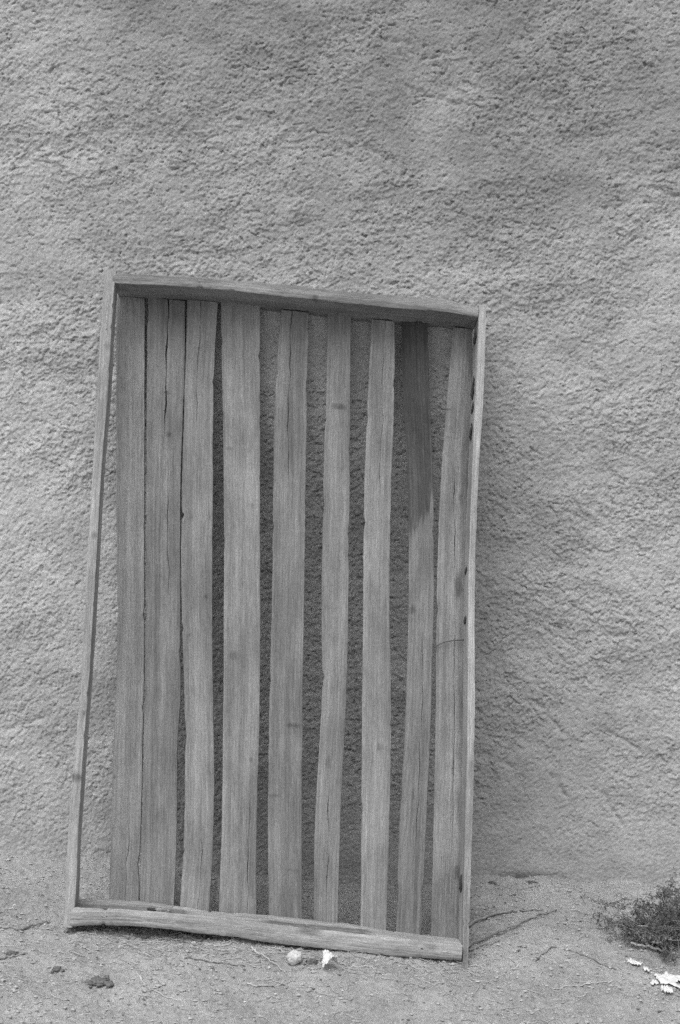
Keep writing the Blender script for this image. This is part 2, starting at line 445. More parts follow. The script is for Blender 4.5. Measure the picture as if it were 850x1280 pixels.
BOT =( [(-0.568, 0.0516), (-0.4473, 0.0588), (-0.3102, 0.0631), (-0.1267, 0.0631), (0.0111, 0.0609), (0.1947, 0.0586), (0.3781, 0.0564), (0.5592, 0.0539)] , [(-0.5614, -0.0011), (-0.4417, 0.0127), (-0.3049, 0.0181), (-0.213, 0.0148), (-0.1214, 0.0148), (0.0166, 0.0082), (0.1997, 0.0071), (0.3827, 0.007), (0.5628, 0.0123)] )
DEPTH = 0.13
frame = bpy.data.objects.new('slatted_wooden_frame', None)
COL.objects.link(frame)
_u = Vector((0.99517, -0.00908, -0.0977)).normalized()
_n = Vector((0.01058, -0.97996, 0.1989)); _n = (_n - _u * _n.dot(_u)).normalized()
_v = _n.cross(_u)
frame.matrix_world = Matrix(((_u.x, _v.x, _n.x, -0.2108), (_u.y, _v.y, _n.y, -0.562), (_u.z, _v.z, _n.z, -0.0364), (0, 0, 0, 1)))
tag(frame, 'weathered slatted wooden bed frame leaning upright against the plastered wall', 'wooden frame')

# dark marks in the wood of single slats: (u, v, half-width, half-height, strength)
KNOTS = {
    0: [(-0.5036, 0.4207, 0.005, 0.006, 0.8), (-0.4776, 0.9017, 0.006, 0.012, 0.3)],
    1: [(-0.4625, 1.4731, 0.01, 0.01, 0.7), (-0.4836, 1.6031, 0.012, 0.006, 0.5), (-0.3527, 0.321, 0.02, 0.03, 0.35), (-0.4388, 1.0324, 0.006, 0.008, 0.5)],
    2: [(-0.2933, 0.9836, 0.008, 0.006, 0.7), (-0.3273, 0.8629, 0.008, 0.006, 0.5), (-0.3704, 1.2236, 0.012, 0.02, 0.3), (-0.2214, 0.1707, 0.02, 0.02, 0.35)],
    3: [(-0.2722, 1.4457, 0.012, 0.007, 0.5), (-0.1869, 0.8138, 0.018, 0.014, 0.45), (-0.1043, 0.5128, 0.006, 0.006, 0.6), (-0.1808, 1.2761, 0.02, 0.006, 0.35)],
    4: [(0.0097, 0.6241, 0.024, 0.007, 0.75), (-0.0235, 0.4126, 0.02, 0.006, 0.5), (0.0583, 0.2014, 0.03, 0.004, 0.35)],
    5: [(0.0514, 1.6113, 0.026, 0.01, 0.75), (0.1017, 0.9874, 0.012, 0.006, 0.35), (0.1256, 0.524, 0.01, 0.02, 0.4)],
    6: [(0.2751, 0.5853, 0.012, 0.014, 0.5), (0.1872, 1.5126, 0.012, 0.008, 0.3)],
    7: [(0.3365, 1.0047, 0.012, 0.016, 0.75), (0.3862, 0.4546, 0.01, 0.02, 0.3)],
    8: [(0.3912, 1.6368, 0.014, 0.004, 0.6), (0.397, 1.5459, 0.01, 0.006, 0.4), (0.4688, 1.092, 0.016, 0.045, 0.75), (0.538, 0.2428, 0.012, 0.03, 0.8)],
}
# long drying cracks: slat -> (offset from slat centre at v0, offset at v1, v0, v1, half-width, depth)
CRACKS = {0: [(0.006, 0.010, 0.02, 0.35, 0.0009, 0.005)], 2: [(-0.008, -0.004, 1.45, 1.95, 0.0009, 0.005), (0.010, 0.012, 0.02, 0.3, 0.0008, 0.004)], 5: [(0.004, 0.000, 0.02, 0.55, 0.0009, 0.005)], 1: [(-0.001, 0.006, 1.42, 1.95, 0.0022, 0.013), (0.018, 0.012, 0.9, 1.42, 0.001, 0.004)], 3: [(0.028, 0.030, 0.02, 0.42, 0.0012, 0.006)],
          4: [(-0.004, -0.010, 1.3, 1.95, 0.0013, 0.006)], 8: [(0.004, -0.002, 1.10, 1.45, 0.0012, 0.007), (0.010, 0.006, 0.3, 1.05, 0.001, 0.006)],
          7: [(0.012, 0.008, 0.2, 1.0, 0.0009, 0.004)], 6: [(0.006, 0.004, 1.25, 1.95, 0.0007, 0.003)]}
LIFT = [0.0, -0.004, 0.003, 0.001, 0.004, 0.0, 0.005, 0.001, 0.004]
rs = random.Random(11)

def build_slat(i):
    L, Rr = SLATS[i]
    fl, fr = smooth_curve(L, 1, 0), smooth_curve(Rr, 1, 0)
    vb = 0.018 + 0.012 * rs.random(); um = 0.5 * (L[0][0] + Rr[0][0]); vt = float(smooth_curve(TOP[1], 0, 1)(um)) + 0.004 * rs.random()
    vv = np.arange(vb, vt, 0.006)
    T = 0.025 + 0.003 * rs.random()
    seed = 13.7 * i + 2
    cols = np.array([0, 0.012, 0.035] + list(np.linspace(0.07, 0.93, 27)) + [0.965, 0.988, 1.0])
    nc = len(cols)
    lu = fl(vv) + 0.0009 * fbm(vv * 9, seed + 0 * vv, 3) + 0.0008 * perlin(vv * 70, seed + 0 * vv)
    ru = fr(vv) + 0.0009 * fbm(vv * 9, seed + 5 + 0 * vv, 3) + 0.0008 * perlin(vv * 70, seed + 7 + 0 * vv)
    for _ in range(7):      # chipped arrises
        c0 = rs.uniform(0.1, 1.85); wd_ = rs.uniform(0.006, 0.03); am = rs.uniform(0.0015, 0.0045)
        bite = am * np.exp(-((vv - c0) / wd_) ** 2) * (1 + 0.5 * perlin(vv * 90, seed + 30 + 0 * vv))
        if rs.random() < .5: lu = lu + bite
        else: ru = ru - bite
    V, G, Dk = [], [], []
    edge_round = np.array([0.0020, 0.0003, 0.0] + [0.0] * 27 + [0.0, 0.0003, 0.0020])
    bow = 0.010 * (rs.random() - 0.5); twist = 0.012 * (rs.random() - 0.5); cup = 0.002 + 0.002 * rs.random()
    tv = (vv - vb) / (vt - vb)
    for r, v in enumerate(vv):
        wd = ru[r] - lu[r]; mid = 0.5 * (lu[r] + ru[r])
        cl = cols.copy()
        u = lu[r] + wd * cl
        du = u - mid
        w = np.full(nc, -DEPTH - 0.002 + LIFT[i]) - edge_round * (0.8 + 0.5 * perlin(v * 6, seed))
        env = math.sin(math.pi * tv[r])
        w += env * (bow + twist * (cols - .5)) - cup * (4 * (cols - .5) ** 2) * 0.6
        w += 0.0011 * perlin(du * 60 + seed, v * 2.0 + 0 * du) + 0.0012 * perlin(du * 14 + seed, v * 7 + 0 * du)
        w += 0.0006 * perlin(du * 190 + seed, v * 5 + 0 * du)
        dk = np.zeros(nc)
        for (ku, kv, a, b, s) in KNOTS.get(i, []):
            d = np.sqrt(((u - ku) / a) ** 2 + ((v - kv) / b) ** 2)
            dk = np.maximum(dk, min(1.0, 0.9 * s) * (1 - sstep(0.45, 1.25, d + 0.25 * perlin(u * 160 + seed, v * 60 + 0 * u))))
            w += 0.0015 * np.exp(-d ** 2) * s
        for (o0, o1, v0, v1, hw, dp) in CRACKS.get(i, []):
            if v0 <= v <= v1:
                k = (v - v0) / (v1 - v0)
                oc = o0 + (o1 - o0) * k + 0.0018 * math.sin(v * 23 + seed) + 0.0012 * math.sin(v * 61)
                taper = float(sstep(0, 0.25, k)) * (1.0 if v1 > 1.9 else float(sstep(1.0, 0.8, k))) * (0.8 + .4 * math.sin(v * 37))
                j = int(np.argmin(np.abs(du - oc)))
                j = min(max(j, 4), nc - 5)
                # snap three columns to the crack so that it is a real split in the board
                u[j] = mid + oc; u[j - 1] = mid + oc - hw * max(taper, .3); u[j + 1] = mid + oc + hw * max(taper, .3)
                w[j] -= dp * max(taper, 0.0)
                dk[j] = max(dk[j], 0.6 * taper)
        if i == 7:      # upper half of this slat is soaked dark, ending in a ragged tongue
            lim = 1.235 + 0.085 * cols + 0.02 * perlin(cols * 7, v * 0 + seed) + 0.04 * perlin(cols * 22, v * 0 + seed + 4) + 0.05 * sstep(0.75, 0.95, cols)
            dk = np.maximum(dk, (0.86 + 0.16 * perlin(cols * 13 + 3, v * 1.6 + seed + 0 * cols) + 0.14 * sstep(1.35, 1.75, v + 0.08 * perlin(cols * 6, v * 4 + seed))) * sstep(lim - 0.028, lim + 0.028, v + 0.018 * perlin(cols * 12, v * 30 + seed + 0 * cols)))
        if i == 8:      # bark side
            dk = np.maximum(dk, (0.40 + 0.25 * perlin(v * 9, seed)) * sstep(0.60, 0.80, cols + 0.06 * perlin(v * 5, seed + 3)))
        bk_w = -DEPTH - T + LIFT[i] + env * bow
        ring = [(u[c], v, w[c]) for c in range(nc)] + [(ru[r] - 0.001, v, bk_w), (mid, v, bk_w - .001), (lu[r] + 0.001, v, bk_w)]
        V += ring
        G += [(p[0] - mid, v, p[2]) for p in ring]
        Dk += list(dk) + [0, 0, 0]
    o = mesh_obj('slat', V, ring_faces(len(vv), nc + 3), M_SLAT, frame, sharp=38,
                 attrs={'grain': ('FLOAT_VECTOR', G), 'dark': ('FLOAT', Dk)})
    return o

slats = [build_slat(i) for i in range(9)]
slats[7]['label'] = 'slat with a dark ragged stain over its upper half'
slats[1]['label'] = 'slat with a long open crack running down from the top'
slats[8]['label'] = 'slat with dark bark along its right edge'

def section(n_side=7, round_f=0.10, round_b=0.06, groove=None):
    """rounded-rectangle section in (s: 0..1 across the front edge, d: 0..1 front to back); ring runs front s0->s1, then back"""
    pts = []
    for k in range(9): pts.append((0.12 + 0.76 * k / 8, 0.0))
    pts += [(0.975, 0.004), (0.995, 0.016), (1.0, 0.05)]
    for k in range(1, 8): pts.append((1.0, 0.12 + 0.84 * k / 8))
    pts += [(1.0, 0.985), (0.95, 1.0), (0.5, 1.0), (0.05, 1.0), (0.0, 0.985)]
    for k in range(7, 0, -1): pts.append((0.0, 0.12 + 0.84 * k / 8))
    pts += [(0.0, 0.05), (0.005, 0.016), (0.025, 0.004)]
    return np.array(pts)

def build_board(name, e0, e1, along, lo, hi, depth, step, seed, mat, crown=0.0, rough=1.0, knots=(), groove=None, d_fn=None):
    """edge board: front edge between curves e0 and e1; along = 'u' (rail) or 'v' (side)"""
    key, val = (0, 1) if along == 'u' else (1, 0)
    f0, f1 = smooth_curve(e0, key, val), smooth_curve(e1, key, val)
    tt = np.arange(lo, hi + step * .3, step); tt[-1] = hi
    S = section(); nc = len(S)
    V, G, Dk = [], [], []
    s, d = S[:, 0], S[:, 1]
    for t in tt:
        a, b = float(f0(t)), float(f1(t))
        dep = depth * (1 + 0.03 * float(perlin(t * 3, seed)))
        c = a + (b - a) * s
        out = np.where(s > .5, 1.0, -1.0)
        c = c + out * (0.0009 * perlin(t * 9 + 0 * d, seed + d * 2) + 0.0008 * perlin(t * 60 + 0 * d, seed + d * 9 + 3) - 0.0030 * sstep(0.45, 0.7, perlin(t * 31 + 0 * d, seed + 70 + d * 4))) * rough
        w = -dep * d
        front = (d < 0.05)
        w = w + np.where(front, crown * (1 - (2 * s - 1) ** 2) + 0.0016 * rough * perlin(t * 11 + 0 * s, seed + 11 + s * 2) + 0.0008 * rough * perlin(t * 45 + 0 * s, seed + s * 9), 0)
        dk = np.zeros(nc)
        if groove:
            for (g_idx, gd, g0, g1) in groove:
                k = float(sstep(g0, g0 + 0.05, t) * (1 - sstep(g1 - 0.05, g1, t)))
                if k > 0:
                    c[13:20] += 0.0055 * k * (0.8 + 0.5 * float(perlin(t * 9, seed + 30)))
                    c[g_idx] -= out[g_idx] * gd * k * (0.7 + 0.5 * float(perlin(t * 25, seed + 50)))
                    dk[11:14] = np.maximum(dk[11:14], 0.85 * k)  # crack shade painted as dark colour along the split
        for (kt, ks, a_, b_, st) in knots:
            q = np.sqrt(((t - kt) / a_) ** 2 + ((s - ks) / b_) ** 2 + (d / 0.15) ** 2)
            dk = np.maximum(dk, st * (1 - sstep(0.5, 1.2, q)))
        for j in range(nc):
            V.append((t, c[j], w[j]) if along == 'u' else (c[j], t, w[j]))
            G.append((c[j] - 0.5 * (a + b), t, w[j]))
            Dk.append(dk[j])
    F = ring_faces(len(tt), nc)
    if along == 'u':
        F = [tuple(reversed(f)) for f in F]
    return mesh_obj(name, V, F, mat, frame, sharp=33, attrs={'grain': ('FLOAT_VECTOR', G), 'dark': ('FLOAT', Dk)})

left_side = build_board('side_board', LEFT[0], [(a + 0.006, b) for a, b in LEFT[1]], 'v', -0.004, LEFT[0][0][1], 0.066, 0.008, 3.3, M_BEAM, 0.001,
                        knots=[(0.415, 0.4, 0.016, 0.8, 0.85), (0.60, 0.8, 0.01, 0.3, 0.5), (1.12, 0.6, 0.012, 0.4, 0.5), (1.70, 0.7, 0.012, 0.3, 0.5)])
right_side = build_board('side_board', RIGHT[0], RIGHT[1], 'v', -0.012, RIGHT[0][0][1], DEPTH, 0.008, 9.1, M_BEAM, 0.001,
                         knots=[(0.02, 0.5, 0.03, 1, 0.4)])
top_rail = build_board('rail', TOP[1], TOP[0], 'u', TOP[0][0][0], float(smooth_curve(RIGHT[0], 1, 0)(1.915)) - 0.001, DEPTH + 0.046, 0.008, 5.7, M_TOP, 0.002, 1.5,
                       knots=[(-0.05, 0.1, 0.012, 0.3, 0.7)])
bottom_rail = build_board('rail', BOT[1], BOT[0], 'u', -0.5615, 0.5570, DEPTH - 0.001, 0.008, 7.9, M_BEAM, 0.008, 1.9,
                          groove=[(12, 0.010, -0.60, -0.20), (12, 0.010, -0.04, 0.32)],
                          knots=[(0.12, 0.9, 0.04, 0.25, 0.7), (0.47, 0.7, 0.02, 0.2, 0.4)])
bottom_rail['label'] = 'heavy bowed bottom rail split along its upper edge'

# split-off strips along the rail's top edge
def splinter(u0, u1, v0, v1, w0, hgt, dep, seed):
    tt = np.linspace(u0, u1, 60); V, G = [], []
    for k, t in enumerate(tt):
        q = k / 59; taper = float(sstep(0, .12, q) * (1 - sstep(.75, 1.0, q)))
        b = v0 + (v1 - v0) * q + 0.0022 * float(perlin(t * 16, seed)); h = hgt * (0.35 + .65 * taper) * (1 + .3 * float(perlin(t * 30, seed + 5)))
        ring = [(t, b - 0.004, w0), (t, b + h * .8, w0 + .001), (t, b + h, w0 - .004), (t, b + h * .9, w0 - dep), (t, b - 0.004, w0 - dep)]
        V += ring; G += [(p[1], t, p[2]) for p in ring]
    F = [tuple(reversed(f)) for f in ring_faces(60, 5)]
    return mesh_obj('splinter', V, F, M_BEAM, frame, sharp=30, attrs={'grain': ('FLOAT_VECTOR', G), 'dark': ('FLOAT', np.zeros(len(V)))})
splinter(-0.560, -0.285, 0.060, 0.068, -0.055, 0.009, 0.05, 2.0)
splinter(-0.10, 0.33, 0.0635, 0.0600, -0.060, 0.0075, 0.05, 6.0)

# a burr sits on the bottom rail
def lump(name, center, size, mat, parent=None, seed=0, sub=3, amp=0.25, freq=2.2, rot=0.0, flat=None, attrs=False):
    import bmesh
    bm = bmesh.new(); bmesh.ops.create_icosphere(bm, subdivisions=sub, radius=1.0)
    P = np.array([v.co[:] for v in bm.verts]); F = [tuple(v.index for v in f.verts) for f in bm.faces]; bm.free()
    n = fbm(P[:, 0] * freq + seed, P[:, 1] * freq + P[:, 2] * 1.7 * freq + seed * 2, 3, 0.6) + 0.5 * perlin(P[:, 2] * freq * 2 + seed, P[:, 0] * freq * 2)
    P = P * (1 + amp * n)[:, None]
    if flat is not None: P[:, 2] = np.maximum(P[:, 2], flat)
    P = P * np.array(size)
    c, s = math.cos(rot), math.sin(rot)
    P = np.stack([P[:, 0] * c - P[:, 1] * s, P[:, 0] * s + P[:, 1] * c, P[:, 2]], 1)
    at = {'grain': ('FLOAT_VECTOR', P + np.array([0, 0.3 * seed, 0])), 'dark': ('FLOAT', 0.25 + 0.5 * np.clip(n, 0, 1))} if attrs else None
    if parent is not None:
        return mesh_obj(name, P + np.array(center), F, mat, parent, attrs=at)
    o = mesh_obj(name, P, F, mat, None, attrs=at); o.location = center
    return o

lump('knot', (-0.305, 0.066, -0.022), (0.022, 0.007, 0.014), M_BEAM, frame, 4, 3, 0.3, attrs=True)
lump('knot', (-0.335, 0.064, -0.03), (0.016, 0.005, 0.012), M_BARK, frame, 9, 3, 0.3, attrs=True)
# strips of bark left on the inside of the right side board
for k, (bu, bv, a, b) in enumerate(((0.4700, 1.56, 0.005, 0.030), (0.4640, 1.70, 0.004, 0.045), (0.4665, 1.635, 0.003, 0.02), (0.4990, 1.135, 0.003, 0.012), (0.5020, 0.985, 0.003, 0.014), (0.4630, 1.855, 0.007, 0.02), (0.545, 0.22, 0.004, 0.03))):
    ins = smooth_curve(RIGHT[0], 1, 0)
    lump('bark', (float(ins(bv)) - 0.0005, bv, -0.075), (a * 0.7, b * 0.8, 0.035), M_BARK, frame, 20 + k, 3, 0.45, 3.0, attrs=True)

# nail heads where slats are fixed on the rails' front edges are not seen; rail ends are nailed through the side boards
import bmesh as _bm
def nail(x, y, z, axis='x'):
    bm = _bm.new(); _bm.ops.create_cone(bm, segments=10, radius1=0.0035, radius2=0.003, depth=0.003, cap_ends=True)
    P = np.array([v.co[:] for v in bm.verts]); F = [tuple(v.index for v in f.verts) for f in bm.faces]; bm.free()
    P = P[:, [2, 1, 0]] + np.array((x, y, z))
    return mesh_obj('nail', P, F, M_NAIL, frame, smooth=False)
for z in (-0.03, -0.07):
    nail(float(smooth_curve(LEFT[0], 1, 0)(1.912)) - 0.001, 1.912, z); nail(float(smooth_curve(LEFT[0], 1, 0)(0.03)) - 0.001, 0.030, z)
    nail(float(smooth_curve(RIGHT[1], 1, 0)(1.91)) + 0.001, 1.910, z); nail(float(smooth_curve(RIGHT[1], 1, 0)(0.035)) + 0.001, 0.035, z)

# ---------------------------------------------------------------- small things on the ground
def gpt(x, y, dz=0.0):
    return (x, y, float(ground_height(x, y)) + dz)

def twig(points, r0, r1, mat, label, group=None, seed=0, n=26, lift=None, forks=(), kink=0.003):
    P = resample(points, n); rr = np.linspace(r0, r1, n)
    t = np.linspace(0, 1, n)
    P[:, 0] += kink * perlin(t * 2.5 + seed, 0 * t + 3); P[:, 1] += kink * perlin(t * 2.5 + seed, 0 * t + 9)
    P[:, 2] = ground_height(P[:, 0], P[:, 1]) + rr * 0.7 + 0.0015 + (np.interp(t, *lift) if lift else 0)
    rr = rr * (1 + 0.25 * perlin(t * 13 + seed, 0 * t))
    V, F = tube(P, rr, 6)
    for (tf, dx, dy, dz) in forks:
        i = int(tf * (n - 1)); q0 = P[i]; m = 8
        Q = np.array([q0 + np.array([dx, dy, dz]) * k / (m - 1) for k in range(m)])
        Q[:, 0] += 0.003 * np.sin(np.arange(m)); 
        v2, f2 = tube(Q, np.linspace(rr[i] * .8, r1 * .6, m), 5)
        F = F + [tuple(a + len(V) for a in f) for f in f2]; V = V + v2
    V = np.array(V); base = np.array(P[0]); base[2] -= rr[0]
    gr = np.stack([V[:, 0] * 0.2, np.linalg.norm(V - base, axis=1), V[:, 2]], 1)
    o = mesh_obj('twig', V - base, F, mat, None, attrs={'grain': ('FLOAT_VECTOR', gr), 'dark': ('FLOAT', np.zeros(len(V)))})
    o.location = base
    return tag(o, label, 'twig', group)

twig([(0.377, -0.351, 0), (0.509, -0.238, 0), (0.572, -0.212, 0), (0.639, -0.205, 0)], 0.0050, 0.0022, M_TWIG_PALE,
     'pale bent twig nearest the wall, sticking out beside the right side board', seed=1, lift=([0, .4, 1], [0.008, 0.006, 0.0]))
twig([(0.363, -0.475, 0), (0.469, -0.381, 0), (0.567, -0.282, 0), (0.672, -0.196, 0)], 0.0036, 0.0022, M_TWIG_MID,
     'long dark twig running from the frame corner back towards the wall', seed=2, lift=([0, .5, 1], [0.006, 0.008, 0.001]), forks=((.72, .05, .012, .004),))
twig([(0.375, -0.481, 0), (0.423, -0.446, 0), (0.473, -0.417, 0)], 0.0042, 0.002, M_TWIG_PALE,
     'short pale stick in front of the dark twig by the frame corner', seed=3)
twig([(0.561, -0.535, 0), (0.6, -0.472, 0), (0.645, -0.443, 0), (0.697, -0.47, 0), (0.79, -0.536, 0)], 0.0022, 0.0012, M_TWIG_MID,
     'thin arched dark twig lying between the frame and the white scraps', seed=4)
twig([(0.858, -0.402, 0), (0.944, -0.422, 0), (1.074, -0.463, 0)], 0.0040, 0.003, M_TWIG_PALE,
     'straight pale stick in front of the dark bush', seed=5, lift=([0, 1], [0.01, 0.012]), kink=.001)
twig([(-1.013, -0.556, 0), (-0.945, -0.556, 0), (-0.9, -0.566, 0)], 0.0048, 0.003, M_TWIG_PALE,
     'pale stick lying left of the frame, at the photograph edge', seed=6)
twig([(-0.92, -0.567, 0), (-0.881, -0.534, 0), (-0.839, -0.498, 0)], 0.0042, 0.0015, M_TWIG_DARK,
     'dark twig left of the frame, continuing the pale stick', seed=7, lift=([0, .5, 1], [0.0, 0.006, 0.0]))
twig([(-0.943, -0.763, 0), (-0.909, -0.737, 0), (-0.862, -0.694, 0)], 0.004, 0.0025, M_TWIG_PALE,
     'pale chip of wood beside the small dark clod at the left edge', seed=8)
twig([(-0.544, -0.771, 0), (-0.497, -0.851, 0), (-0.411, -0.9, 0)], 0.0022, 0.0012, M_STRAW,
     'bowed pale straw stalk on bare ground below the left half of the frame', seed=9)
twig([(-0.43, -0.667, 0), (-0.35, -0.672, 0), (-0.26, -0.683, 0)], 0.0018, 0.0012, M_TWIG_MID,
     'thin dark straight twig parallel to the bottom rail', seed=10)
twig([(-0.251, -0.78, 0), (-0.201, -0.787, 0), (-0.121, -0.755, 0)], 0.003, 0.0015, M_TWIG_PALE,
     'short pale twig below the grey stone and white scrap', seed=12)
twig([(-0.25, -0.593, 0), (-0.201, -0.65, 0), (-0.151, -0.701, 0)], 0.0025, 0.0015, M_STRAW,
     'pale stalk slanting out from under the bottom rail, left of the grey stone', seed=13, lift=([0, 1], [0.014, 0]))
twig([(0.0, -0.64, 0), (0.07, -0.641, 0), (0.131, -0.672, 0)], 0.0022, 0.0012, M_STRAW,
     'pale stalk just right of the small white folded scrap', seed=14)
twig([(0.567, -0.679, 0), (0.689, -0.636, 0), (0.831, -0.575, 0)], 0.0018, 0.0012, M_STRAW,
     'long thin pale straw pointing at the white scraps', seed=15)

# twig caught in the frame, lying over the barked slat
P = resample([(0.410, 0.895, -0.122), (0.432, 0.912, -0.116), (0.462, 0.922, -0.113), (0.498, 0.928, -0.108)], 16)
V, F = tube(P, np.linspace(0.0013, 0.0024, 16), 5)
fm = frame.matrix_world
V = np.array([fm @ Vector(p) for p in V]); base = V.mean(0)
o = mesh_obj('twig', V - base, F, M_BARK, None, attrs={'grain': ('FLOAT_VECTOR', V), 'dark': ('FLOAT', np.zeros(len(V)))})
o.location = base
tag(o, 'thin dark curved twig caught across the rightmost slat', 'twig')

def scrap(label, x, y, sx, sy, rot, seed, hole=None, lift=0.006, fold=0.0, n=26, group=None):
    """torn crumpled sheet with thickness"""
    a = np.linspace(-1, 1, n); U, W = np.meshgrid(a, a)
    rad = np.sqrt(U ** 2 + W ** 2); ang = np.arctan2(W, U)
    lim = 0.80 + 0.22 * fbm(np.cos(ang) * 1.6 + seed, np.sin(ang) * 1.6 + seed, 3, 0.6)
    keep = rad < lim
    if hole: keep &= ((U - hole[0]) / hole[2]) ** 2 + ((W - hole[1]) / hole[3]) ** 2 > 1
    X = U * sx; Y = W * sy
    c, s = math.cos(rot), math.sin(rot)
    XX, YY = X * c - Y * s, X * s + Y * c
    Z = lift * (0.6 + 1.3 * np.abs(fbm(U * 1.6 + seed, W * 1.6 + 4, 3, 0.6))) + fold * np.exp(-(U * 1.8 + 0.5 * W) ** 2)
    Z = np.maximum(Z, 0.0008)
    GZl = ground_height(x + XX, y + YY) - float(ground_height(x, y))
    top = np.stack([XX, YY, GZl * 0.6 + Z + 0.003], -1).reshape(-1, 3)
    bot = top - np.array([0, 0, 0.0012])
    idx = np.arange(n * n).reshape(n, n)
    cells = keep[:-1, :-1] & keep[1:, :-1] & keep[:-1, 1:] & keep[1:, 1:]
    F = []; N = n * n
    for r in range(n - 1):
        for q in range(n - 1):
            if not cells[r, q]: continue
            A, B, C_, D_ = idx[r, q], idx[r, q + 1], idx[r + 1, q + 1], idx[r + 1, q]
            F.append((A, B, C_, D_)); F.append((A + N, D_ + N, C_ + N, B + N))
            for (e0, e1, rr, qq) in ((A, B, r - 1, q), (B, C_, r, q + 1), (C_, D_, r + 1, q), (D_, A, r, q - 1)):
                if not (0 <= rr < n - 1 and 0 <= qq < n - 1) or not cells[rr, qq]:
                    F.append((e1, e0, e0 + N, e1 + N))
    used = sorted({i for f in F for i in f}); mp = {k: i for i, k in enumerate(used)}
    V = np.vstack([top, bot])[used]; F = [tuple(mp[i] for i in f) for f in F]
    o = mesh_obj('paper_scrap', V, F, M_PAPER, None)
    o.location = gpt(x, y)
    return tag(o, label, 'scrap', group)

scrap('largest torn white scrap with a hole, in front of the bush', 0.96, -0.584, 0.075, 0.058, -0.25, 3.0, hole=(0.12, -0.12, 0.20, 0.20), lift=0.012)
scrap('thin white sliver of scrap nearest the bush', 0.853, -0.5, 0.028, 0.016, -0.5, 5.0, lift=0.006)
scrap('tiny white scrap between the sliver and the largest torn scrap', 0.878, -0.535, 0.013, 0.016, 0.2, 7.0, lift=0.006)
scrap('narrow white scrap on the left edge of the largest torn scrap', 0.887, -0.6, 0.016, 0.018, -0.6, 9.0, lift=0.005)
scrap('small squarish white scrap in front of the largest torn scrap', 0.912, -0.643, 0.022, 0.034, 0.1, 11.0, lift=0.006)
o = scrap('small bright white folded scrap right of the grey stone under the bottom rail', -0.028, -0.676, 0.030, 0.028, 0.3, 14.0, lift=0.012, fold=0.034)

s = lump('stone', gpt(-0.128, -0.644, 0.012), (0.022, 0.018, 0.020), M_STONE, None, 2.0, 4, 0.16, 1.6, 0.4)
tag(s, 'pale grey rounded stone in front of the bottom rail, left of the white scrap', 'stone')
def clod(label, x, y, size, seed, rot=0.0, crumbs=10, mat=None):
    rr = random.Random(seed)
    import bmesh
    Vs, Fs = [], []
    blobs = [(0, 0, 1.0)] + [(rr.gauss(0, .62), rr.gauss(0, .62), rr.uniform(.10, .38)) for _ in range(crumbs * 3)]
    for k, (bx, by, bs) in enumerate(blobs):
        bm = bmesh.new(); bmesh.ops.create_icosphere(bm, subdivisions=3 if k == 0 else 2, radius=1.0)
        Pq = np.array([v.co[:] for v in bm.verts]); Fq = [tuple(v.index + len(Vs) for v in f.verts) for f in bm.faces]; bm.free()
        nn = fbm(Pq[:, 0] * 2.5 + seed + k, Pq[:, 1] * 2.5 + Pq[:, 2] * 3, 3, 0.7)
        Pq = Pq * (1 + 0.38 * nn)[:, None] * bs * np.array(size if k == 0 else (min(size[:2]),) * 2 + (size[2] * 1.3,)) * (0.72 if k == 0 else 1.0)
        c, s_ = math.cos(rot), math.sin(rot)
        ox, oy = bx * size[0] * 0.95, by * size[1] * 0.95
        Pq[:, 0] += ox * c - oy * s_; Pq[:, 1] += ox * s_ + oy * c
        Pq[:, 2] += 0.4 * size[2] * bs
        Vs += Pq.tolist(); Fs += Fq
    o = mesh_obj('earth_clod', Vs, Fs, mat or M_CLOD); o.location = gpt(x, y)
    return tag(o, label, 'clod')
clod('larger dark crumbly clod on bare ground at lower left', -0.643, -0.824, (0.032, 0.024, 0.011), 3, -0.2, 14)
clod('smaller dark clod left of the larger crumbly one', -0.762, -0.782, (0.016, 0.014, 0.010), 5, 0.1, 7)
clod('small dark clod beside the pale wood chip at the left edge', -0.899, -0.703, (0.020, 0.014, 0.009), 8, 0.3, 7)
clod('dark clod wedged between the grey stone and the white scrap', -0.078, -0.648, (0.022, 0.017, 0.014), 12, 0.2, 7)
clod('dark clod at the wall foot right of the frame, next to the side board', 0.487, -0.047, (0.014, 0.010, 0.007), 15, 0.0, 6)
clod('dark clod at the wall foot, further right than the one by the side board', 0.615, -0.038, (0.020, 0.010, 0.006), 19, 0.0, 6)

